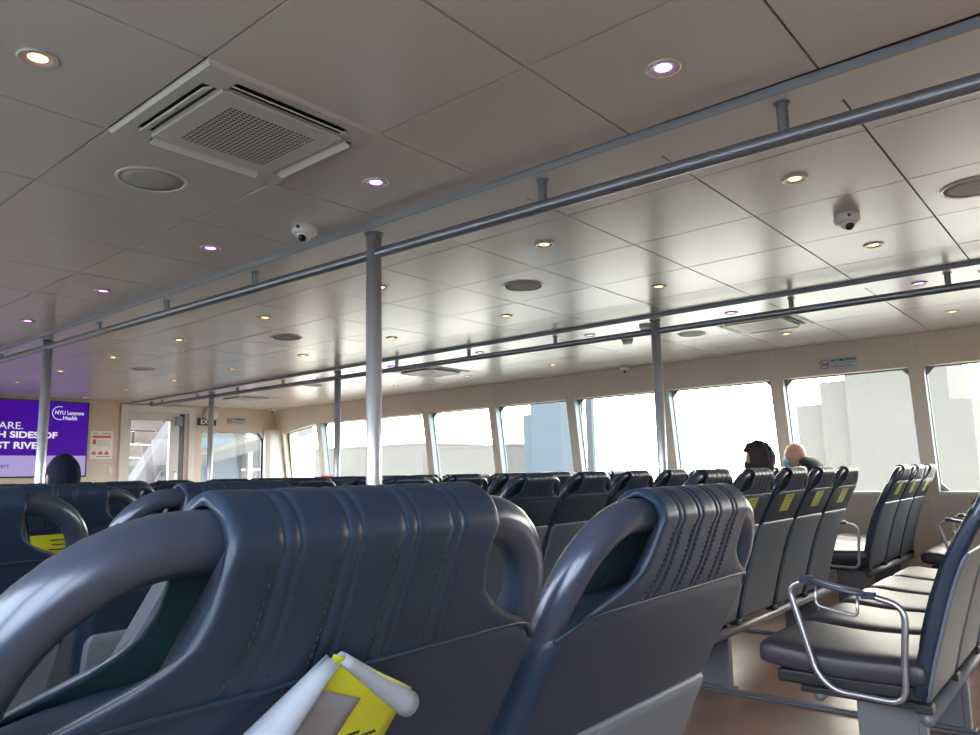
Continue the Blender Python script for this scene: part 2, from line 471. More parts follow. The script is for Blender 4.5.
d = empty('door_1', (5.28, FRONT, 0))
def shift(bm, v):
    bmesh.ops.translate(bm, verts=bm.verts, vec=v); return bm
bm = bmesh.new()
box(bm, 4.72, 4.82, FRONT-.03, FRONT+.07, 0, 2.16, .006); box(bm, 5.74, 5.84, FRONT-.03, FRONT+.07, 0, 2.16, .006)
box(bm, 4.72, 5.84, FRONT-.031, FRONT+.07, 2.06, 2.165, .006)
obj('door_frame', shift(bm, (-5.28, -FRONT, 0)), 'cream', d)
bm = bmesh.new()
plate_with_holes(bm, rect(4.82, 5.60, .02, 2.06), [rect(4.875, 5.455, 1.0, 1.945)], lambda a, b, dd: (a-5.28, -.005+dd, b), .05)
plate_with_holes(bm, rect(4.82, 5.60, .02, 2.06), [rect(4.875, 5.455, 1.0, 1.945)], lambda a, b, dd: (a-5.28, .045, b), 0)
obj('door_leaf', bm, 'cream', d)
obj('door_glass', shift(B(4.87, 5.46, FRONT+.015, FRONT+.022, .995, 1.95), (-5.28, -FRONT, 0)), 'glass_clear', d)
obj('door_gap_shade', shift(B(5.60, 5.68, FRONT+.0, FRONT+.03, .02, 2.06), (-5.28, -FRONT, 0)), 'black', d)  # black strip standing in for the shade in the gap beside the leaf
obj('door_track', shift(B(5.68, 5.74, FRONT-.01, FRONT+.03, .02, 2.06), (-5.28, -FRONT, 0)), 'wallface', d)
obj('door_closer', shift(B(5.53, 5.62, FRONT-.07, FRONT-.006, 1.88, 2.02, .008), (-5.28, -FRONT, 0)), 'alu', d)
bm = bmesh.new(); tube(bm, round_corners([(.26, -.01, 1.0), (.26, -.06, 1.0), (.26, -.06, 1.2), (.26, -.01, 1.2)], .02), .011)
obj('door_handle', bm, 'chrome', d, smooth=True)
struct(d, 'cream metal door with a tall glass pane in the front bulkhead', 'door')

# floor tracks under the seat legs
TR = empty('seat_track'); bpy.data.objects.remove(TR)
for i, (x, lab) in enumerate(((2.86, 'nearest the camera under the middle seats'), (3.64, 'in the middle under the middle seats'), (5.02, 'at the far aisle under the middle seats'),
                              (6.05, 'at the aisle under the window seats'), (7.1, 'close to the side wall under the window seats'))):
    bm = B(x-.03, x+.03, -.6, 8.6, .0005, .012, .003)
    box(bm, x-.014, x+.014, -.6, 8.6, .011, .018, .002)
    tag(obj('seat_track', bm, 'frame_metal'), 'long metal floor track '+lab, 'floor track', 'floor tracks of the seats')

# ------------------------------------------------------------------ ceiling fittings
def make_downlight(kind):
    root = empty('downlight')
    bm = bmesh.new()
    prof = [(.047, .001), (.050, -.003), (.046, -.006), (.036, -.0065), (.031, -.002), (.024, -.0008)]
    loft(bm, [[(r*math.cos(a), r*math.sin(a), z) for a in [2*PI*k/28 for k in range(28)]] for r, z in prof], True, False)
    obj('trim_ring', bm, 'trim', root, smooth=True)
    bm = bmesh.new()
    loft(bm, [[(r*math.cos(a), r*math.sin(a), z) for a in [2*PI*k/20 for k in range(20)]] for r, z in ((.024, -.0005), (.018, -.002), (.006, -.003))])
    obj('lamp', bm, 'lensw' if kind == 'amber' else 'lensp', root, smooth=True)
    return root
LY = [.88+1.2188*k for k in range(9)]
protos = {'amber': make_downlight('amber'), 'violet': make_downlight('violet')}
used = set()
COLS = [(.65, 'amber', 'above the near seats', [1]), (1.83, 'violet', 'left of the near handrail', range(0, 6)),
        (2.93, 'amber', 'just right of the near handrail', range(0, 9)), (4.13, 'amber', 'left of the far handrail', range(0, 9)),
        (5.24, 'violet', 'just beyond the far handrail', range(0, 9)), (6.42, 'amber', 'closest to the side windows', range(0, 9))]
for x, kind, where, rows in COLS:
    for j, r in enumerate(rows):
        o = protos[kind] if kind not in used else copy_tree(protos[kind])
        used.add(kind)
        o.location = (x, LY[r], CEIL-.001)
        colr = 'amber' if kind == 'amber' else 'violet'
        lab = ('lone amber downlight in the ceiling above the nearest seats' if len(list(rows)) == 1 else
               'recessed %s downlight, %s from the camera in the line %s' % (colr, ORD[j+1], where))
        tag(o, lab, 'ceiling light', 'recessed downlights in the ceiling')

def make_speaker():
    root = empty('ceiling_speaker')
    bm = bmesh.new()
    loft(bm, [[(r*math.cos(a), r*math.sin(a), z) for a in [2*PI*k/48 for k in range(48)]] for r, z in ((.126, 0), (.124, -.004), (.116, -.006), (.112, -.003), (.111, 0))], True, False)
    obj('rim', bm, 'ceil', root, smooth=True)
    bm = bmesh.new()
    loft(bm, [[(r*math.cos(a), r*math.sin(a), z) for a in [2*PI*k/48 for k in range(48)]] for r, z in ((.112, -.001), (.07, -.002), (.02, -.0025))])
    obj('grille', bm, 'speaker', root, smooth=True)
    return root
sp = None
for x, y, lab in ((1.24, 2.69, 'large round speaker beside the nearest air unit'), (3.52, 2.69, 'round speaker ahead of the dome camera, between the handrails'),
                  (3.49, 5.09, 'round speaker half way to the front, between the handrails'), (3.47, 7.56, 'round speaker farthest forward, between the handrails'),
                  (3.54, .36, 'round speaker cut by the right edge of the view'), (5.82, 2.68, 'round speaker just ahead of the far air unit by the windows'),
                  (5.60, 7.60, 'small looking round speaker far forward beyond the far handrail')):
    o = sp if sp is None else copy_tree(sp)
    if sp is None: sp = o = make_speaker()
    o.location = (x, y, CEIL-.001); tag(o, lab, 'speaker', 'round speakers in the ceiling')

def make_cassette():
    root = empty('air_conditioner')
    bm = bmesh.new()
    # outer frame with four slots and an open centre
    h = []
    for k in range(4):
        c, s = math.cos(k*PI/2), math.sin(k*PI/2)
        h.append([(a*c-b*s, a*s+b*c) for a, b in ((-.20, .218), (.20, .218), (.20, .268), (-.20, .268))])
    plate_with_holes(bm, [(-.302, -.302), (.302, -.302), (.302, .302), (-.302, .302)], h, lambda a, b, d: (a, b, -.012+d), .006)
    e = [(-.302, -.302), (.302, -.302), (.302, .302), (-.302, .302)]
    loft(bm, [[(a, b, -.012) for a, b in e], [(a*1.028, b*1.028, -.002) for a, b in e], [(a*1.028, b*1.028, .004) for a, b in e]], True, False)
    obj('frame', bm, 'offwhite', root)
    obj('slot_shade', B(-.285, .285, -.285, .285, -.004, .06), 'black', root)  # black block standing in for the darkness inside the slots
    bm = bmesh.new(); box(bm, -.216, .216, -.216, .216, -.024, -.011, .004)
    c = obj('centre_panel', bm, 'offwhite', root)
    obj('grille', B(-.150, .150, -.150, .150, -.0248, -.022), 'grille', c)
    for k in range(4):
        bm = bmesh.new(); box(bm, -.196, .196, -.021, .021, -.002, .002, .0015)
        bmesh.ops.rotate(bm, verts=bm.verts, cent=(0, 0, 0), matrix=Matrix.Rotation(math.radians(-30), 3, 'X'))
        bmesh.ops.translate(bm, verts=bm.verts, vec=(0, .246, -.014))
        bmesh.ops.rotate(bm, verts=bm.verts, cent=(0, 0, 0), matrix=Matrix.Rotation(k*PI/2, 3, 'Z'))
        obj('vane', bm, 'white', root)
    return root
ac = None
for x, y, lab in ((1.265, 2.08, 'square air conditioning unit in the ceiling nearest the camera'), (5.81, 2.08, 'square air conditioning unit near the side windows at the right'),
                  (5.81, 5.755, 'square air conditioning unit near the windows, half way forward'), (5.81, 9.42, 'square air conditioning unit near the front bulkhead')):
    if ac is None: ac = o = make_cassette()
    else: o = copy_tree(ac)
    o.location = (x, y, CEIL); tag(o, lab, 'air conditioner', 'air conditioning units in the ceiling')

def make_dome():
    root = empty('security_camera')
    bm = bmesh.new()
    loft(bm, [[(r*math.cos(a), r*math.sin(a), z) for a in [2*PI*k/24 for k in range(24)]] for r, z in ((.054, 0), (.056, -.03), (.050, -.040), (.036, -.044))])
    obj('housing', bm, 'white', root, smooth=True)
    bm = bmesh.new(); bmesh.ops.create_uvsphere(bm, u_segments=20, v_segments=12, radius=.034, matrix=Matrix.Translation((-.006, -.006, -.042)))
    obj('dome', bm, 'white', root, smooth=True)
    bm = bmesh.new(); bmesh.ops.create_uvsphere(bm, u_segments=16, v_segments=10, radius=.020, matrix=Matrix.Translation((-.020, -.013, -.060)))
    obj('lens', bm, 'black', root, smooth=True)
    bm = bmesh.new(); cyl(bm, (-.050, -.024, -.02), .007, .014, 12, axis='x')
    obj('screw_port', bm, 'black', root)
    return root
cam0 = None
for x, y, lab in ((1.95, 2.72, 'white dome camera next to the nearest pole'), (3.53, .85, 'white dome camera on the ceiling at the right, between the handrails'),
                  (7.12, 4.08, 'small white dome camera tucked against the side wall'), (7.0, 10.55, 'white dome camera in the front corner')):
    if cam0 is None: cam0 = o = make_dome()
    else: o = copy_tree(cam0)
    o.location = (x, y, CEIL-.001); tag(o, lab, 'security camera', 'dome cameras')
for x, y, lab in ((5.62, 3.18, 'grey round smoke detector beyond the far handrail'), (5.17, 2.76, 'grey round smoke detector half hidden behind the far pole')):
    root = empty('smoke_detector', (x, y, CEIL-.001))
    bm = bmesh.new()
    loft(bm, [[(r*math.cos(a), r*math.sin(a), z) for a in [2*PI*k/24 for k in range(24)]] for r, z in ((.050, 0), (.050, -.022), (.045, -.026))])
    obj('base', bm, 'speaker', root, smooth=False)
    bm = bmesh.new()
    loft(bm, [[(r*math.cos(a), r*math.sin(a), z) for a in [2*PI*k/24 for k in range(24)]] for r, z in ((.042, -.024), (.040, -.045), (.030, -.052))])
    obj('sensor', bm, 'white', root)
    tag(root, lab, 'smoke detector', 'smoke detectors')
# round light on the front bulkhead
bm = bmesh.new()
loft(bm, [[(r*math.cos(a), -z, r*math.sin(a)*.8) for a in [2*PI*k/24 for k in range(24)]] for r, z in ((.13, 0), (.13, .03), (.10, .05), (.03, .06))])
tag(obj('bulkhead_lamp', bm, 'cream', loc=(6.10, FRONT-.001, 2.08), smooth=True), 'pale round lamp above the exit sign', 'lamp')

# ------------------------------------------------------------------ handrails and poles
def handrail(x, w0, w1, label, yend, skew, z0, dz):
    root = empty('handrail', (x, 2.54, CEIL), 0)
    def cx(y): return x-skew*(y-2.54)
    def rz(y): return CEIL-z0+dz*(y-2.54)
    def sh_(bm):
        for v in bm.verts: v.co = Vector((v.co.x+cx(v.co.y)-2*x, v.co.y-2.54, v.co.z-CEIL))
        return bm
    def bar(a, b, z0_, z1_):
        bm = bmesh.new()
        loft(bm, [[(p, y, q) for p, q in ((a, z0_), (b, z0_), (b, z1_), (a, z1_))] for y in (REAR+.02, FRONT-.02)])
        return bm
    bm = bmesh.new(); ys_ = [REAR+.3, 0, 2.54, 5, 7.5, yend]
    tube(bm, round_corners([(x, y, rz(y)) for y in ys_]+[(x, yend, CEIL-.026)], .03), .024, 16)
    obj('rail', sh_(bm), 'rail', root, smooth=True)
    obj('mounting_strip', sh_(bar(x+w0+.006, x+w1, CEIL-.020, CEIL+.006)), 'ceil', root)
    obj('strip_edge', sh_(bar(x+w0, x+w0+.006, CEIL-.024, CEIL+.006)), 'strip', root)
    for k in range(-4, 9):
        y = 2.535+.95*k+(.055 if k == -2 else 0)
        if k in (0, 4): continue
        if y > yend-.2 or y < .2: continue
        bm = bmesh.new(); zt = CEIL-.022; zb = rz(y)+.01
        cyl(bm, (x, y, (zt+zb)/2), .017, zt-zb, 16)
        cyl(bm, (x, y, CEIL-.0235), .024, .006, 20)
        obj('post', sh_(bm), 'rail', root, smooth=False)
    return tag(root, label, 'handrail')
handrail(2.20, -.07, .11, 'long grey ceiling handrail nearest the camera, crossing the whole picture', 9.9, .0145, .118, .0085)
handrail(4.98, -.10, .05, 'far grey ceiling handrail running above the seats to the front door', 10.45, .004, .105, .004)
for x, y, lab in ((2.20, 2.535, 'thick grey pole in the middle, nearest the camera'), (2.155, 6.30, 'pale pole standing in front of the television'),
                  (4.98, 2.577, 'grey pole at the right under the far handrail'), (4.98, 6.32, 'thin looking pole left of the thick nearest pole'),
                  (4.97, 8.86, 'pole farthest forward, in front of the exit sign')):
    root = empty('support_pole', (x, y, 0))
    bm = bmesh.new(); cyl(bm, (0, 0, (CEIL-.02)/2), .035, CEIL-.02, 28)
    obj('shaft', bm, 'pole', root)
    for p in root.children[0].data.polygons: p.use_smooth = abs(p.normal.z) < .5
    bm = bmesh.new(); cyl(bm, (0, 0, CEIL-.026), .043, .012, 24)
    obj('top_collar', bm, 'rail', root)
    bm = bmesh.new(); cyl(bm, (0, 0, .006), .07, .012, 24)
    obj('base_flange', bm, 'pole', root)
    tag(root, lab, 'pole', 'poles under the handrails')

# ------------------------------------------------------------------ seats
ZP = [(1.06, -.002), (1.05, 0), (.98, .030), (.92, .062), (.84, .105), (.77, .140), (.68, .175), (.58, .205), (.48, .235), (.38, .260), (.33, .270), (.2, .29)]
def yc(z):
    for (z1, y1), (z0, y0) in zip(ZP[:-1], ZP[1:]):
        if z >= z0:
            t = (z-z0)/(z1-z0); return y0+(y1-y0)*t
    return ZP[-1][1]
def ring(hw, t, z, y, n=7, p=.020):
    """rounded-rectangle ring in the xy plane"""
    r = min(p, t*.95)
    pts = []
    for sx, sy, a0 in ((1, 1, 0), (-1, 1, 90), (-1, -1, 180), (1, -1, 270)):
        for k in range(n):
            a = math.radians(a0+90*k/(n-1))
            pts.append((sx*(hw-r)+r*math.cos(a), y+sy*(t-r)+r*math.sin(a), z))
    return pts

HW = .2375
def hws(z):
    t = min(1, max(0, (.90-z)/.22)); return HW-.003-.014*t*t*(3-2*t)
def make_seat():
    root = empty('passenger_seat')
    # upholstered back shell
    bm = bmesh.new(); rings = []
    zs = [(.335, .200, .012), (.342, .214, .022)]+[(z/100, hws(z/100), .027) for z in range(37, 91, 4)]+[(.912, HW-.003, .027), (.926, HW-.004, .027), (.937, .231, .027), (.945, .224, .027), (.952, .212, .026), (.958, .198, .025), (.963, .178, .024), (.967, .15, .023), (.969, .12, .018)]
    for z, hw, t in zs: rings.append(ring(hw, t, z, yc(z)))
    loft(bm, rings)
    back = obj('backrest', bm, 'vinyl', root, smooth=True)
    # lower rear panel and its curved top seam
    bm = bmesh.new(); rings = []
    for z, hw, t in [(.345, .203, .004), (.352, .210, .009)]+[(z/1000, hws(z/1000)-.006, .011) for z in range(390, 800, 45)]+[(.806, .219, .010), (.813, .214, .004)]:
        rings.append(ring(hw, t, z, yc(z)-.0225, 5, .008))
    loft(bm, rings)
    obj('rear_panel', bm, 'slate', back, smooth=True)
    # piping along the cover's lower seam, sweeping down to the tube at each side
    bm = bmesh.new()
    pts = [(x, yc(z)-.0265+dy, z) for x, z, dy in ((-.226, .938, .004), (-.21, .949, -.001), (-.19, .957, -.004), (-.15, .959, -.006), (-.07, .959, -.0065), (.07, .959, -.0065), (.15, .959, -.006), (.19, .957, -.004), (.21, .949, -.001), (.226, .938, .004))]
    tube(bm, smooth_path(pts, 4), .0022, 8)
    obj('piping', bm, 'vinyl', back, smooth=True)
    # front pad of the backrest
    bm = bmesh.new(); rings = []
    for z, hw, t in [(.50, .18, .006), (.51, .194, .012), (.56, .202, .016), (.66, .203, .017), (.76, .205, .016), (.86, .205, .014), (.90, .197, .010), (.91, .18, .005)]:
        rings.append(ring(hw, t, z, yc(z)+.019))
    loft(bm, rings)
    obj('front_pad', bm, 'vinyl', back, smooth=True)
    # grab bar: inverted U following the lean of the back
    bm = bmesh.new(); path = []
    cz, cr, cx = .958, .092, .124
    for z in (.87, .90, .93): path.append((-.216, z))
    for k in range(0, 11):
        a = PI-PI/2*k/10; path.append((-cx+cr*math.cos(a), cz+cr*math.sin(a)))
    for x in (-.08, 0, .08): path.append((x, cz+cr))
    for k in range(0, 11):
        a = PI/2-PI/2*k/10; path.append((cx+cr*math.cos(a), cz+cr*math.sin(a)))
    for z in (.93, .90, .87): path.append((.216, z))
    tube(bm, [(x, yc(z)-.001, z) for x, z in path], .0180, 18)
    obj('grab_bar', bm, 'tube', root, smooth=True)
    # quilted head cover wrapped over the bar
    CW = .119
    seams = [-.079, -.068, -.033, -.022, .015, .026, .061, .072]
    def gro(x):
        g = 0
        for s in seams: g = max(g, math.exp(-((x-s)/.0022)**2))
        return g
    def hwc(z):
        P = [(1.2, .112), (1.03, .112), (1.01, .114), (.995, .120), (.98, .139), (.970, .163), (.962, .187), (.955, .205)]
        for (z1, h1), (z0, h0) in zip(P[:-1], P[1:]):
            if z >= z0: return h0+(h1-h0)*(z-z0)/(z1-z0)
        return .205
    us = sorted({round(-1+2*i/56, 4) for i in range(57)} | {round((s+d)/.112, 4) for s in seams for d in (-.003, -.0015, 0, .0015, .003)})
    def X(u, z):
        return u*.112+math.copysign(hwc(z)-.112, u)*abs(u)**5
    def path(u, inset):
        xs0 = u*.112; e = min(1, (1-abs(u))/.05)
        inf = -.0014*gro(xs0)-.002*(1-math.sqrt(max(0, 1-(1-e)**2)))-inset
        pts = []
        lows = (.957, .962, .968, .975, .985, .995, 1.008, 1.02, 1.032)
        for z in lows: pts.append((X(u, z), yc(z)-.0330-inf-.002*math.sin((z-.957)/.09*PI), z))
        for k in range(0, 15):
            a = PI-PI*k/14; R = .0325+inf
            pts.append((X(u, 1.05), -.001+R*math.cos(a), 1.046+R*math.sin(a)))
        for z in reversed(lows): pts.append((X(u, z), yc(z)+.0325+inf, z))
        return pts
    bm = bmesh.new(); rings = []
    for u in us:
        o_, i_ = path(u, 0), path(u, .0065)
        rings.append(o_+i_[::-1])
    loft(bm, rings)
    no = len(path(0, 0))
    bm.faces.ensure_lookup_table()
    n2 = no*2
    for q, fc in enumerate(bm.faces):
        if q < (len(us)-1)*n2 and no <= q % n2 < n2-1: fc.material_index = 2
    nf = len(bm.faces)
    for s in seams:
        sx = s+(-.0045 if seams.index(s) % 2 == 0 else .0045)
        for q in range(13):
            z = .968+q*.0055
            f2 = lambda zz: yc(zz)-.0334-.002*math.sin((zz-.957)/.09*PI)
            tube(bm, [(X(sx/.112, z), f2(z), z), (X(sx/.112, z+.0032), f2(z+.0032), z+.0032)], .0006, 5)
    bm.faces.ensure_lookup_table()
    for fc in bm.faces[nf:]: fc.material_index = 1
    cov = obj('head_cover', bm, 'vinyl', root, smooth=True)
    cov.data.materials.append(M['stitch']); cov.data.materials.append(M['lining_cloth'])
    # lining seen through the two hand openings
    # seat cushion
    bm = bmesh.new(); rings = []
    ysn = [.236, .242, .26, .32, .40, .48, .56, .64, .70, .735, .755, .763]
    for i, y in enumerate(ysn):
        e = [.5, .8, .95, 1, 1, 1, 1, 1, 1, .93, .75, .40][i]
        top = .475+(-.010*math.sin((y-.24)/.52*PI))+.012*max(0, (y-.52)/.24)*(1 if y < .72 else 1-(y-.72)/.06)
        th = .045*e
        zc = top-.045
        hw = HW-.003 if 0 < i < 9 else HW-.003-[.008, 0, 0, 0, 0, 0, 0, 0, 0, .004, .012, .03][i]
        pts = []
        for k in range(32):
            a = 2*PI*k/32
            ca, sa = math.cos(a), math.sin(a)
            px = hw*math.copysign(abs(ca)**.28, ca); pz = zc+th*math.copysign(abs(sa)**.42, sa)
            if sa > 0: pz += .006*(1-abs(px/hw)**4)
            pts.append((px, y, pz))
        rings.append(pts)
    loft(bm, rings)
    cu = obj('seat_cushion', bm, 'vinyl_cushion', root, smooth=True)
    bm = B(-HW+.02, HW-.02, .25, .70, .345, .388, .008)
    obj('seat_pan', bm, 'frame_dark', root)
    return root

def armrest(root, x, cup):
    a = [(.27, .60), (.285, .40), (.31, .335), (.47, .350), (.56, .415), (.625, .655), (.585, .695), (.50, .69), (.38, .668), (.28, .642)]
    pts = [(x, y, z) for y, z in [(.287, .46), (.293, .345), (.50, .352), (.555, .40), (.628, .675), (.56, .703), (.40, .672), (.27, .640), (.287, .46)]]
    bm = bmesh.new()
    path = round_corners(pts, .05, 7)
    tube(bm, path[:-1], .0105, 12, closed=True)
    ar = obj('armrest', bm, 'chrome', root, smooth=True)
    if cup:
        cpts = []
        for k in range(28):
            t = 2*PI*k/28
            y = .47+.085*math.cos(t)
            cpts.append((x-.002+.036*math.sin(t), y, .690+(.5-(.47-.085*math.cos(t)))*-.18-.009))
        cpts = [(px, py, .6855+(py-.47)*.19) for px, py, pz in cpts]
        bm = bmesh.new(); tube(bm, cpts, .008, 8, closed=True)
        for yy in (.375, .565): box(bm, x-.012, x+.012, yy-.022, yy+.022, .6855+(yy-.47)*.19-.013, .6855+(yy-.47)*.19+.011, .003)
        obj('cup_ring', bm, 'tube', ar, smooth=False)
        bm = bmesh.new()
        tube(bm, round_corners([(x+.03, .545, .695), (x+.03, .55, .615), (x+.03, .42, .590), (x+.03, .415, .672)], .02), .0055, 8)
        tube(bm, [(x+.03, .545, .693), (x, .545, .695)], .0055, 8); tube(bm, [(x+.03, .415, .672), (x, .415, .673)], .0055, 8)
        obj('cup_wire', bm, 'chrome', ar, smooth=True)
    return ar

def sticker(root, x, w, h, z):
    bm = bmesh.new()
    n = 6; rows = []
    for i in range(n+1):
        zz = z-h/2+h*i/n
        rows.append([(x+w*(j/4-.5), yc(zz)-.0282, zz) for j in range(5)])
    for r0, r1 in zip(rows[:-1], rows[1:]):
        a = [bm.verts.new(p) for p in r0]; b = [bm.verts.new(p) for p in r1]
        for i in range(4): bm.faces.new((a[i], a[i+1], b[i+1], b[i]))
    bmesh.ops.remove_doubles(bm, verts=bm.verts, dist=1e-5)
    e = bmesh.ops.extrude_face_region(bm, geom=list(bm.faces))
    bmesh.ops.translate(bm, verts=[v for v in e['geom'] if isinstance(v, bmesh.types.BMVert)], vec=(0, .0008, 0))
    s = obj('sticker', bm, 'yellow', root)
    s['label'] = 'yellow notice sticker'
    bm = bmesh.new()
    for i in range(5):
        zz = z+h*.32-i*h*.15
        ww = w*(.40 if i == 0 else .25+.12*((i*7) % 3)/2)
        cx = x+w*.12
        y = yc(zz)-.0285
        box(bm, cx-ww/2, cx+ww/2, y-.0005, y+.0004, zz-.0022, zz+.0022)
    obj('printed_lines', bm, 'ink', s)
    return s

proto = make_seat()
proto_stick = copy_tree(proto); sticker(proto_stick, .0, .125, .085, .902)
first_used = {'plain': False, 'stick': False}
def place_seat(x, y, label, group, stick=False):
    key = 'stick' if stick else 'plain'
    p = proto_stick if stick else proto
    if not first_used[key]: o = p; first_used[key] = True
    else: o = copy_tree(p)
    o.location = (x, y, (-.005 if x < .5 else -.018) if y < .7 and x < 2 else -.004)
    tag(o, label, 'seat', group)
    return o

def bench(x0, pitch, count, y, legs, label, side=False):
    root = empty('bench_frame', (x0, y, 0))
    L = pitch*count
    bm = bmesh.new(); tube(bm, [(.015, .245, .298), (L-.015, .245, .298)], .022, 14)
    obj('rear_beam', bm, 'frame_metal', root, smooth=True)
    bm = bmesh.new(); tube(bm, [(.015, .56, .318), (L-.015, .56, .318)], .018, 12)
    obj('front_beam', bm, 'frame_metal', root, smooth=True)
    for lx in legs:
        bm = bmesh.new()
        box(bm, lx-x0-.012, lx-x0+.012, .285, .485, .02, .312, .004)
        box(bm, lx-x0-.020, lx-x0+.020, .275, .300, .02, .300, .004)
        box(bm, lx-x0-.03, lx-x0+.03, .26, .51, .0185, .028, .003)
        obj('leg', bm, 'frame_metal', root)
    for k in range(count+1):
        bm = bmesh.new()
        xx = min(max(k*pitch, .03), L-.03)
        box(bm, xx-.028, xx+.028, .225, .275, .316, .343, .004); box(bm, xx-.018, xx+.018, .27, .62, .322, .343, .004)
        obj('bracket', bm, 'frame_dark', root)
    return tag(root, label, 'seat frame', 'metal frames under the seat rows')

PX = .485
RP = [.40, 1.35, 2.20, 3.10, 4.0, 4.9, 5.8, 6.7, 7.6]
RC = [.31, 1.30, 2.20, 3.10, 4.0, 4.9, 5.8, 6.7, 7.6]
RW = [.40, 1.26, 2.16, 3.06, 3.96, 4.86, 5.76, 6.66, 7.56]
SEATS = {}
for k, y in enumerate(RP):
    xsl = [-.405, .08, .565] if k < 4 else [-.455, .03, .515, 1.0, 1.485]
    for j, x in enumerate(xsl):
        if k >= 5 and j == 0: continue
        lab = 'navy seat, %s from the wall, %s row ahead in the near block' % (ORD[j+1], ORD[k+1])
        st = (k in (2, 3) and j in (1, 2)) or (k == 1 and j == 0)
        if k == 0: lab = {0: 'navy seat left of the seat with the peeling sticker, beside the wall', 1: 'nearest navy seat with a peeling yellow sticker on its back', 2: 'navy seat right of the one with the peeling sticker, at the aisle'}[j]
        SEATS['P', k, j] = place_seat(x+PX/2+(.010 if (k, j) == (0, 1) else .013 if (k, j) == (0, 2) else 0), y, lab, 'seats of the near block', st)
    L = [xsl[0]+.3, xsl[-1]+.2]
    bench(xsl[0], PX, len(xsl), y, L, 'metal frame under the %s row of the near seat block' % ORD[k+1])
CX = .49
for k, y in enumerate(RC):
    nseat = 4 if k in (2, 6) else 5
    for j in range(nseat):
        lab = 'navy seat, %s from the near aisle, %s row of the middle block' % (ORD[j+1], ORD[k+1])
        if k == 0 and j == 0: lab = 'aisle seat with a chrome armrest and cup holder, right foreground'
        SEATS['C', k, j] = place_seat(2.69+CX*(j+.5), y, lab, 'seats of the middle block', k == 1 and j in (1, 2, 3, 4))
    legs = [2.86, 3.64, 5.02] if nseat == 5 else [2.86, 3.64, 4.5]
    bench(2.69, CX, nseat, y, legs, 'metal frame under the %s row of the middle seat block' % ORD[k+1])
WX0 = 5.925
for k, y in enumerate(RW):
    for j in range(3):
        lab = 'navy seat, %s from the far aisle, %s row of the window block' % (ORD[j+1], ORD[k+1])
        SEATS['W', k, j] = place_seat(WX0+PX*(j+.5), y, lab, 'seats of the window block', k == 1)
    bench(WX0, PX, 3, y, [6.05, 7.1], 'metal frame under the %s row of the window seat block' % ORD[k+1])
armrest(SEATS['C', 0, 0], -.255, True)
for k in range(0, 4):
    armrest(SEATS['W', k, 0], -.255, True)
armrest(SEATS['W', 0, 1], -.2425, True)
armrest(SEATS['C', 1, 4], .258, False)

# peeling sticker on the nearest seat
def peel():
    seat = SEATS['P', 0, 1]
    def base(a, b):      # a across, b up on the slanted rear face (local to the seat)
        z = .872+b
        return Vector((a, yc(z)-.0285, z))
    def sheet(name, m, fn, nu, nv, parent, th=.0006):
        bm = bmesh.new()
        g = [[bm.verts.new(fn(i/nu, j/nv)) for i in range(nu+1)] for j in range(nv+1)]
        for j in range(nv):
            for i in range(nu): bm.faces.new((g[j][i], g[j][i+1], g[j+1][i+1], g[j+1][i]))
        e = bmesh.ops.extrude_face_region(bm, geom=list(bm.faces))
        bmesh.ops.translate(bm, verts=[v for v in e['geom'] if isinstance(v, bmesh.types.BMVert)], vec=(0, th, 0))
        return obj(name, bm, m, parent, smooth=True)
    # flat part still stuck on: a slanted strip
    def flat(u, v):
        p = base((-.060+.115*u)*(1-v)+(-.026+.088*u)*v, -.03*(1-v)+(.103-.043*u)*v)
        p.y -= .001+.006*math.sin(PI*u)*v+.013*v**1.5; return p
    root = sheet('peeling_sticker', 'yellow', flat, 8, 10, seat)
    root['label'] = 'peeling yellow sticker with white curled edges'
    def grey(u, v):
        p = flat(.06+u*.38, .04+.80*v); p.y -= .0012; return p
    sheet('grey_print', 'stickergrey', grey, 5, 8, root, .0004)
    bm = bmesh.new()
    for i in range(5):
        for q in range(2):
            p = flat(.62+.18*q+.04*math.sin(i*3), .10+i*.13); box(bm, p.x-.007, p.x+.006, p.y-.0008, p.y-.0001, p.z-.0009, p.z+.0009)
    obj('printed_lines', bm, 'ink', root)
    # left edge rolled up into a cone showing its white back
    def roll(u, v):
        r = .020-.015*v
        ang = -.2+u*1.55*PI
        p0 = base(-.098+.070*v, .020+.082*v)-Vector((0, .011*v, 0))
        ax = (base(.070, .082)-base(0, 0)).normalized()
        nrm = Vector((0, -1, -.45)).normalized()
        side = ax.cross(nrm).normalized()
        if side.x > 0: side = -side
        c = p0+nrm*r
        return c-nrm*r*math.cos(ang)+side*r*math.sin(ang)
    sheet('left_roll', 'stickerback', roll, 18, 8, root)['label'] = 'white rolled left edge'
    def curl(u, v):
        r = .0035+.0058*v
        ang = -.2+u*1.5*PI
        p0 = base(-.022+.084*v, .102-.050*v)-Vector((0, .013*(1-.6*v), 0))
        ax = (base(.084, -.050)-base(0, 0)).normalized()
        nrm = Vector((0, -1, -.45)).normalized()
        side = nrm.cross(ax).normalized()
        if side.z < 0: side = -side
        c = p0+nrm*r
        return c-nrm*r*math.cos(ang)+side*r*math.sin(ang)
    sheet('top_curl', 'stickerback', curl, 16, 8, root)['label'] = 'white curled top edge'
peel()

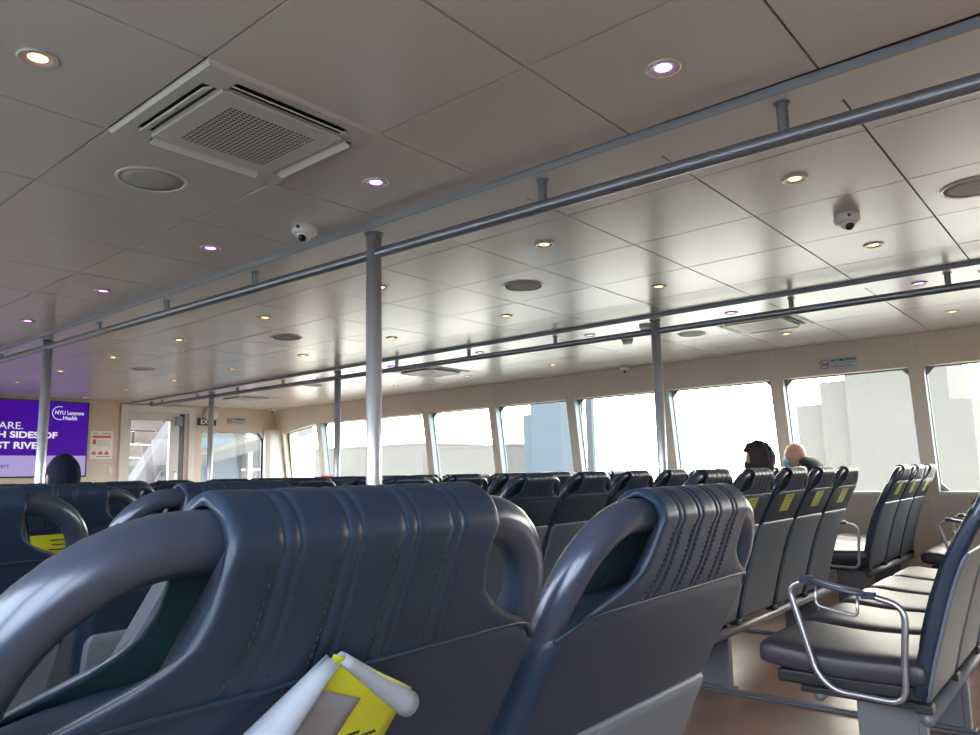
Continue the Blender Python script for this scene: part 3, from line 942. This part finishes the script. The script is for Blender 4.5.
# ------------------------------------------------------------------ people
def mesh_from(o):
    dg = bpy.context.evaluated_depsgraph_get(); dg.update()
    return bpy.data.meshes.new_from_object(o.evaluated_get(dg))
def skin_mesh(name, verts, edges, radii, root_i=0, sub=2):
    me = bpy.data.meshes.new(name); me.from_pydata(verts, edges, []); o = bpy.data.objects.new(name, me); COL.objects.link(o)
    sk = o.modifiers.new('s', 'SKIN'); sk.use_smooth_shade = True
    for i, r in enumerate(radii):
        v = me.skin_vertices[0].data[i]; v.radius = r if isinstance(r, tuple) else (r, r); v.use_root = (i == root_i)
    sb = o.modifiers.new('u', 'SUBSURF'); sb.levels = sub; sb.render_levels = sub
    m2 = mesh_from(o); bpy.data.objects.remove(o); return m2
def skeleton(lean=0, clothes=0):
    V = []; E = []; Rr = []
    def add(p, r, par=None):
        V.append(p); Rr.append(r); i = len(V)-1
        if par is not None: E.append((par, i))
        return i
    c = clothes
    pel = add((0, 0, .56), (.15+c, .12+c))
    ch = add((0, -.09, .73), (.14+c, .105+c), pel)
    up = add((0, -.155, .88), (.15+c, .10+c), ch)
    nk = add((0, -.165, .975), .058+c*.6, up)
    hd = add((0, -.16, 1.08), .052, nk) if not c else None
    for s in (-1, 1):
        sh = add((s*.165, -.155, .905), .062+c, up)
        el = add((s*.215, -.03, .68), .044+c, sh)
        wr = add((s*.12, .26, .63), .030+c*.7, el)
        if not c:
            pa = add((s*.09, .33, .62), (.036, .018), wr)
            for f_, (dx, ln) in enumerate(((-.030, .062), (-.010, .075), (.010, .080), (.028, .070))):
                k1 = add((s*.09+dx*s, .375, .622), .0095, pa); k2 = add((s*.09+dx*s, .375+ln*.5, .610), .0085, k1); add((s*.09+dx*s, .375+ln*.8, .588), .0075, k2)
            t1 = add((s*.055, .315, .632), .011, wr); add((s*.038, .35, .628), .009, t1)
        if c <= .02:
            hp = add((s*.10, .02, .555), .085+c, pel)
            kn = add((s*.13, .43, .54), .060+c, hp)
            an = add((s*.13, .46, .12), .042+c, kn)
            add((s*.135, .58, .055), (.045+c, .035+c), an)
    return V, E, Rr

def head_mesh(bm, c, seed=0):
    """an egg-shaped skull with brow, nose, lips, chin and ears, facing +y; c = centre of the head"""
    r = bmesh.ops.create_uvsphere(bm, u_segments=40, v_segments=28, radius=1)
    for v in r['verts']:
        x, y, z = v.co
        px = x*.076; py = y*.098; pz = z*.115
        if z < 0: px *= 1-.26*(-z)**1.4; py *= 1-.10*(-z)
        if y < 0 and z < -.1: py *= 1-.35*min(1, (-z-.1)/.9)
        if y > .5:
            py += .020*math.exp(-((x/.16)**2+((z+.22)/.17)**2))          # nose
            py -= .010*math.exp(-(((abs(x)-.38)/.16)**2+((z-.02)/.12)**2))    # eye sockets
            py += .006*math.exp(-(((abs(x)-.30)/.30)**2+((z-.17)/.08)**2))    # brow
            py += .007*math.exp(-((x/.28)**2+((z+.52)/.07)**2))            # mouth
            py += .010*math.exp(-((x/.30)**2+((z+.84)/.14)**2))            # chin
        v.co = Vector((px, py, pz))+Vector(c)
    for s in (-1, 1):
        q = bmesh.ops.create_uvsphere(bm, u_segments=14, v_segments=10, radius=1)
        for v in q['verts']:
            x, y, z = v.co
            v.co = Vector((s*.076+x*.011+s*.004*max(0, -y), y*.020-.006, z*.033-.012))+Vector(c)
    return bm

def person(loc, rz, label, hair, skin, mask, hood=False, coatz=0, head_dz=0):
    root = empty('person', loc, rz)
    HC = (0, -.14, 1.165+head_dz)
    V, E, Rr = skeleton()
    bmh = bmesh.new(); head_mesh(bmh, HC)
    mb = skin_mesh('body', V, E, Rr)
    bmh.from_mesh(mb)
    me = bpy.data.meshes.new('body'); bmh.to_mesh(me); bmh.free()
    tmp = bpy.data.objects.new('body', me); COL.objects.link(tmp)
    rm = tmp.modifiers.new('r', 'REMESH'); rm.mode = 'VOXEL'; rm.voxel_size = .0062; rm.use_smooth_shade = True
    sm = tmp.modifiers.new('sm', 'SMOOTH'); sm.iterations = 3; sm.factor = .5
    m2 = mesh_from(tmp); bpy.data.objects.remove(tmp)
    m2.materials.clear(); m2.materials.append(M[skin])
    link('body', m2, None, root, smooth=True)
    V, E, Rr = skeleton(0, .018)
    n_ = len(V)
    mc = skin_mesh('coat', V, E, Rr); mc.materials.append(M['coat'])
    link('coat', mc, None, root, smooth=True)
    # collar
    bm = bmesh.new()
    loft(bm, [[(r*math.cos(a), -.165+r*1.05*math.sin(a)+dy, z-.05) for a in [2*PI*k/24 for k in range(24)]] for r, z, dy in ((.105, 1.0+coatz, -.015), (.092, 1.05+coatz, -.01), (.085, 1.085+coatz, -.012), (.075, 1.08+coatz, -.01), (.07, 1.02+coatz, 0))], True, False)
    obj('collar', bm, 'coat', root, smooth=True)
    if hood:
        bm = bmesh.new(); r = bmesh.ops.create_uvsphere(bm, u_segments=20, v_segments=14, radius=1)
        for v in r['verts']: v.co = Vector((v.co.x*.14, -.275+v.co.y*.10, 1.105+v.co.z*.055-.25*(v.co.x*.14)**2*10+.02*v.co.y))
        obj('hood', bm, 'coat', root, smooth=True)
    if hair:
        bm = bmesh.new()
        r = bmesh.ops.create_uvsphere(bm, u_segments=44, v_segments=30, radius=1)
        rnd = random.Random(3)
        for v in r['verts']:
            x, y, z = v.co
            q_ = hair.get('rough', 1); s_ = 1+q_*.06*math.sin(11*x+5*z)*math.sin(9*y+4*z)+q_*.03*math.sin(23*y+17*z)*math.sin(19*x)+q_*rnd.uniform(-.02, .02)
            k = hair['puff']
            px, py, pz = x*(.076+k)*s_, y*(.100+k)*s_-.006, z*(.116+k)*s_
            if z < -.35: pz = -.35*(.116+k)+(z+.35)*(.116+k)*hair.get('long', .6); px *= 1-.15*(-z-.35); 
            # open the face
            if y > .28 and z < hair.get('line', .38): py = min(py, .020+.03*max(0, z+.2)); 
            v.co = Vector((px, py, pz))+Vector(HC)
        obj('hair', bm, hair['mat'], root, smooth=True)
    if mask:
        bm = bmesh.new(); rings = []
        for z, w, yy in ((-.022, .052, .108), (-.045, .060, .116), (-.070, .058, .112), (-.098, .044, .098), (-.112, .03, .080)):
            rings.append([(HC[0]+w*math.sin(a), HC[1]+yy*math.cos(a*.95)-.03*(1-math.cos(a))*0, HC[2]+z) for a in [(-1.2+2.4*k/12) for k in range(13)]])
        vr = [[bm.verts.new(p) for p in r] for r in rings]
        for a, b in zip(vr[:-1], vr[1:]):
            for i in range(12): bm.faces.new((a[i], a[i+1], b[i+1], b[i]))
        e = bmesh.ops.extrude_face_region(bm, geom=list(bm.faces))
        bmesh.ops.translate(bm, verts=[v for v in e['geom'] if isinstance(v, bmesh.types.BMVert)], vec=(0, .003, 0))
        mk = obj('face_mask', bm, mask, root, smooth=True)
        bm = bmesh.new()
        for s in (-1, 1):
            tube(bm, smooth_path([(s*.050, HC[1]+.045, HC[2]-.03), (s*.074, HC[1]+.02, HC[2]-.008), (s*.081, HC[1]-.012, HC[2]+.015)], 4), .002, 6)
        obj('ear_loop', bm, mask, mk)
    bm = bmesh.new()
    for s in (-1, 1): bmesh.ops.create_uvsphere(bm, u_segments=12, v_segments=8, radius=.011, matrix=Matrix.Translation((s*.030, HC[1]+.083, HC[2]+.004)))
    obj('eyes', bm, 'eye', root, smooth=True)
    return tag(root, label, 'person')
person((6.20, 2.48, 0), 0, 'person with thick dark hair and a black mask sitting by the far aisle', dict(puff=.034, mat='hair', long=.9, line=.40), 'skin2', 'maskblack', coatz=-.02, head_dz=-.02)
person((7.10, 2.47, 0), 0, 'bald person in a dark coat with a pale blue mask by the window', None, 'skin', 'maskblue', hood=True, coatz=.03, head_dz=.01)
person((1.66, 4.66, 0), 0, 'person with short dark hair sitting in front of the television', dict(puff=.008, mat='hairblue', long=.75, line=.40, rough=.3), 'skin2', None, head_dz=-.055)

# orange bag on a far seat row
bm = bmesh.new()
loft(bm, [[(w*math.copysign(abs(math.cos(a))**.5, math.cos(a)), d_*math.copysign(abs(math.sin(a))**.5, math.sin(a)), z) for a in [2*PI*k/20 for k in range(20)]] for w, d_, z in ((.10, .06, 0), (.125, .075, .03), (.12, .07, .45), (.11, .06, .56), (.08, .04, .60))])
ORX = 5.925+PX*.5
ob = obj('bag', bm, 'orange', None, loc=(ORX+.03, 8.06, .49), smooth=True)
tag(ob, 'small bright orange bag showing above the far seats by the corner', 'bag')

# ------------------------------------------------------------------ signs, screen, notices on the bulkheads
tv = empty('television', (3.38, FRONT-.001, 1.155))
def tvbox(nm, x0, x1, z0, z1, y0, y1, m): return obj(nm, B(x0-3.38, x1-3.38, -y1, -y0, z0-1.155, z1-1.155), m, tv)
tvbox('casing', 2.49, 4.275, 1.14, 2.152, 0, .06, 'black')
scr = tvbox('screen', 2.51, 4.255, 1.16, 2.135, .058, .062, 'scrpurple')
tvbox('lower_band', 2.51, 4.255, 1.16, 1.425, .0622, .0632, 'scrlav')
def tvtext(nm, s, size, x, z, m, bold, align, sx=1):
    return text(nm, s, size, m, tv, (x-3.38, -.0645, z-1.155), FACE_REAR, align, bold, sx)
tvtext('slogan_text', 'CARE.', .128, 3.48, 1.765, 'scrtext', 0, 'RIGHT', 1.12)
tvtext('slogan_text', 'BOTH SIDES OF', .112, 3.885, 1.655, 'scrtext', .004, 'RIGHT', 1.25)
tvtext('slogan_text', 'EAST RIVER', .118, 3.74, 1.516, 'scrtext', .004, 'RIGHT', 1.22)
tvtext('footer_text', 'partners', .075, 3.34, 1.275, 'scrtext2', .001, 'RIGHT')
tvtext('logo_text', 'NYU Langone', .072, 3.84, 1.975, 'scrtext', .0012, 'LEFT', .88)
tvtext('logo_text', 'Health', .072, 3.94, 1.905, 'scrtext', .0012, 'LEFT', .95)
bm = bmesh.new()
tube(bm, [(3.90-3.38+.09*math.cos(a), -.0638, 1.992-1.155+.087*math.sin(a)) for a in [math.radians(70+220*k/24) for k in range(25)]], .0045, 6)
obj('logo_ring', bm, 'scrtext', tv)
tag(tv, 'large wall television showing a purple advertisement with white lettering', 'television')

po = empty('poster', (4.48, FRONT-.001, 1.385))
obj('sheet', B(-.155, .155, -.004, 0, 0, .385, .001), 'paper', po)
obj('red_banner', B(-.125, .125, -.0052, -.0036, .29, .322), 'red', po)
bm = bmesh.new()
for z in (.345, .352): box(bm, -.12, -.05, -.0052, -.0036, z, z+.004)
box(bm, .0, .12, -.0052, -.0036, .345, .355)
box(bm, -.06, .13, -.0052, -.0036, .026, .036)
for i in range(5): box(bm, -.06, .12, -.0050, -.0036, .25-i*.017, .253-i*.017)
obj('printed_lines', bm, 'stickergrey', po)
obj('pictogram', B(-.115, -.075, -.0052, -.0036, .20, .27, .002), 'red', po)
for cx in (-.095, -.01, .075):
    bm = bmesh.new(); cyl(bm, (cx, -.0045, .10), .012, .0016, 16, axis='y'); box(bm, cx-.030, cx+.030, -.0052, -.0036, .06, .090, .002)
    obj('pictogram', bm, 'red', po)
tag(po, 'white safety poster with a red banner beside the television', 'poster')
sw = empty('light_switch', (4.615, FRONT-.001, 1.17))
obj('plate', B(-.035, .035, -.010, 0, 0, .11, .003), 'cream', sw); obj('rocker', B(-.014, .014, -.015, -.009, .03, .08, .002), 'white', sw)
tag(sw, 'pale switch plate below the safety poster', 'switch')

ex = empty('exit_sign', (6.04, FRONT-.001, 1.90))
obj('plate', B(-.155, .155, -.014, 0, 0, .115, .003), 'black', ex)
text('exit_text', 'EXIT', .105, 'textwhite', ex, (0, -.0148, .022), FACE_REAR, 'CENTER', .002)
tag(ex, 'black exit sign with white letters above the front window', 'sign')

def nosmoke(root, rot, off):
    """plate, ring and lettering in the sign's own plane; rot maps (right, up, towards viewer)"""
    def P(a, b, d): return rot @ Vector((a, b, d))
    def quad(bm, a0, a1, b0, b1, d0, d1):
        vs = [bm.verts.new(P(a, b, d)) for d in (d0, d1) for a, b in ((a0, b0), (a1, b0), (a1, b1), (a0, b1))]
        for f_ in ((3, 2, 1, 0), (4, 5, 6, 7), (0, 1, 5, 4), (1, 2, 6, 5), (2, 3, 7, 6), (3, 0, 4, 7)): bm.faces.new([vs[i] for i in f_])
    bm = bmesh.new(); quad(bm, -.17, .17, -.062, .062, 0, .004); obj('plate', bm, 'signblue', root)
    bm = bmesh.new(); tube(bm, [P(-.118+.042*math.cos(a), .042*math.sin(a), .005) for a in [2*PI*k/24 for k in range(24)]], .004, 6, closed=True)
    tube(bm, [P(-.148, .030, .005), P(-.088, -.030, .005)], .004, 6)
    obj('prohibition_ring', bm, 'pink', root)
    bm = bmesh.new(); quad(bm, -.145, -.095, -.006, .004, .0035, .0055); quad(bm, -.092, -.086, -.006, .014, .0035, .0055)
    quad(bm, -.058, .13, -.034, -.031, .0035, .0048); quad(bm, -.058, .10, -.022, -.019, .0035, .0048); quad(bm, -.058, .14, -.002, .001, .0035, .0048)
    obj('printed_lines', bm, 'ink', root)
    text('sign_text', 'NO SMOKING', .034, 'ink', root, P(-.06, .018, .005), rot, 'LEFT', .0008)
s1 = empty('no_smoking_sign', (xw(2.01)-.003, 1.94, 2.01))
tilt = math.atan(.14)
nosmoke(s1, FACE_PORT @ Matrix.Rotation(-tilt*0, 3, 'X'), 0)
s1.rotation_euler = (0, -tilt, 0)
tag(s1, 'no smoking notice above the side window at the right', 'sign')
s2 = empty('no_smoking_sign', (6.55, FRONT-.001, 1.99))
nosmoke(s2, FACE_REAR, 0)
tag(s2, 'small no smoking notice on the front bulkhead above the corner window', 'sign')

# ------------------------------------------------------------------ outside
struct(obj('water', B(-300, 900, -500, 900, -3.2, -3.0), 'water'), 'pale river water outside the windows', 'water')
def block(nm, x0, x1, y0, y1, h, m, label, steps=(), wins=None):
    root = empty(nm, ((x0+x1)/2, (y0+y1)/2, -2.9)); cx, cy = root.location.x, root.location.y
    bm = bmesh.new(); box(bm, x0-cx, x1-cx, y0-cy, y1-cy, 0, h+2.9)
    obj('walls', bm, m, root)
    for (a0, a1, b0, b1, hh) in steps:
        obj('setback', B(a0-cx, a1-cx, b0-cy, b1-cy, 0, hh+2.9), m, root)
    bm = bmesh.new(); box(bm, x0-cx-.2, x1-cx+.2, y0-cy-.2, y1-cy+.2, h+2.9, h+3.5)
    obj('parapet', bm, m, root)
    return tag(root, label, 'building')
def ray_y(x, az): return x/math.tan(math.radians(az))
# glass tower seen through the fifth and sixth windows
T = 120
block('glass_tower', T, T+8, ray_y(T+8, 56.9), ray_y(T, 52.9), 60, 'tower', 'tall blue grey tower outside the side windows',
      [(T+1, T+7.5, ray_y(T, 52.95), ray_y(T, 52.1), 12.6)])
block('stone_tower', T+9, T+10, ray_y(T+10, 57.75), ray_y(T+9, 57.1), 58, 'towerlight', 'narrow pale tower next to the blue grey tower')
T = 95
block('pale_building', T, T+12, ray_y(T, 81.5), ray_y(T, 75.4), 13.2, 'haze_building', 'broad pale building outside the rightmost windows', [(T, T+12, ray_y(T, 82.7), ray_y(T, 81.5), 8.0), (T+2, T+11, ray_y(T, 75.4), ray_y(T, 71.8), 8.6), (T+1, T+11.5, ray_y(T, 75.4), ray_y(T, 73.6), 11.2)])
T = 160
block('long_building', T, T+30, ray_y(T, 51.5), ray_y(T, 45.5), 8.2, 'haze_building', 'long low building far outside, left of the tower')
block('waterfront_building', T+10, T+40, ray_y(T+10, 44.6), ray_y(T+10, 36.6), 10.5, 'haze_building', 'wide pale building outside the farthest side windows')

# pier beyond the front bulkhead
bm = bmesh.new()
random.seed(3)
for i in range(33):
    z = -2.6+i*.30
    for j in range(5):
        x = 4.2+j*1.4+(.7 if i % 2 else 0)
        box(bm, x, x+1.37, 17+random.uniform(0, .06), 17.4, z, z+.275)
tag(obj('pier_wall', bm, 'pierpink'), 'weathered reddish pier wall outside the front door', 'wall')
def beam(nm, p, q, w, m, label, cat):
    p, q = Vector(p), Vector(q)
    bm = bmesh.new(); d_ = (q-p); L = d_.length
    box(bm, -w/2, w/2, -w/2, w/2, 0, L); box(bm, -w*.75, w*.75, -w/2-.02, -w/2, 0, L)
    o = obj(nm, bm, m); o.matrix_world = Matrix.Translation(p) @ d_.to_track_quat('Z', 'Y').to_matrix().to_4x4()
    return tag(o, label, cat)
beam('gangway_beam', (5.35, 13.6, -.4), (7.9, 13.9, 3.4), .30, 'beam', 'broad pale diagonal gangway beam outside the front door', 'beam')
beam('gangway_rail', (5.0, 14.2, 1.6), (6.8, 14.6, 3.2), .10, 'beam', 'thin pale diagonal rail above the gangway beam', 'rail')
sh = empty('pier_shelter', (8.6, 14.2, -2.9))
def shb(nm, x0, x1, y0, y1, z0, z1, m, rot=0):
    bm = B(x0-8.6, x1-8.6, y0-14.2, y1-14.2, z0+2.9, z1+2.9)
    if rot: bmesh.ops.rotate(bm, verts=bm.verts, cent=((x0+x1)/2-8.6, 0, (z0+z1)/2+2.9), matrix=Matrix.Rotation(rot, 3, 'Y'))
    return obj(nm, bm, m, sh)
shb('roof', 6.6, 9.8, 13.2, 16, 1.57, 1.77, 'shelter', -.26)
shb('blue_panel', 6.9, 8.75, 14.3, 14.4, -2.9, 1.9, 'sky_panel')
shb('post', 8.78, 8.88, 14.1, 14.2, -2.9, 2.2, 'textwhite')
shb('gable', 8.1, 9.9, 15.0, 15.1, 1.3, 4.2, 'shelter')
tag(sh, 'grey roofed pier shelter with a light blue panel outside the front window', 'shelter')

# ------------------------------------------------------------------ sky and camera
wd = bpy.data.worlds.new('sky'); scn.world = wd; wd.use_nodes = True
nt = wd.node_tree; bg = nt.nodes['Background']
tc = nt.nodes.new('ShaderNodeTexCoord')
dot = nt.nodes.new('ShaderNodeVectorMath'); dot.operation = 'DOT_PRODUCT'
sd = Vector((.86, .42, .28)).normalized(); dot.inputs[1].default_value = sd
nrm = nt.nodes.new('ShaderNodeVectorMath'); nrm.operation = 'NORMALIZE'
nt.links.new(tc.outputs['Generated'], nrm.inputs[0]); nt.links.new(nrm.outputs[0], dot.inputs[0])
rp = nt.nodes.new('ShaderNodeValToRGB')
mr = nt.nodes.new('ShaderNodeMapRange'); mr.inputs['From Min'].default_value = -1; mr.inputs['From Max'].default_value = 1
nt.links.new(dot.outputs['Value'], mr.inputs['Value']); nt.links.new(mr.outputs['Result'], rp.inputs['Fac'])
els = rp.color_ramp.elements
els[0].position = 0; els[0].color = (.66, .72, .80, 1)
els[1].position = 1; els[1].color = (1.0, .95, .81, 1)
for pos, c in ((.45, (.70, .75, .81, 1)), (.70, (.78, .78, .77, 1)), (.86, (.90, .85, .73, 1))):
    e = els.new(pos); e.color = c
nt.links.new(rp.outputs['Color'], bg.inputs['Color'])
bg.inputs['Strength'].default_value = 17

yaw, pit, roll = math.radians(49.877), math.radians(8.012), math.radians(-1.239)
r = Vector((math.cos(yaw), -math.sin(yaw), 0)); fw = Vector((math.sin(yaw)*math.cos(pit), math.cos(yaw)*math.cos(pit), math.sin(pit)))
u = r.cross(fw)
rr = r*math.cos(roll)+u*math.sin(roll); uu = -r*math.sin(roll)+u*math.cos(roll)
cam = bpy.data.cameras.new('camera'); co = bpy.data.objects.new('camera', cam); COL.objects.link(co)
co.matrix_world = Matrix((( rr.x, uu.x, -fw.x, 0), (rr.y, uu.y, -fw.y, 0), (rr.z, uu.z, -fw.z, EYE), (0, 0, 0, 1)))
cam.sensor_width = 36; cam.lens = 746.42/980*36; cam.clip_start = .02; cam.clip_end = 2000
scn.camera = co

scn.view_settings.view_transform = 'Standard'; scn.view_settings.look = 'None'
scn.view_settings.gamma = 1; scn.view_settings.use_curve_mapping = False
scn.view_settings.exposure = 0.0
cy = scn.cycles
cy.use_denoising = True
try: cy.denoiser = 'OPENIMAGEDENOISE'
except Exception: pass
cy.max_bounces = 12; cy.diffuse_bounces = 6; cy.glossy_bounces = 5; cy.transparent_max_bounces = 16
cy.sample_clamp_indirect = 6
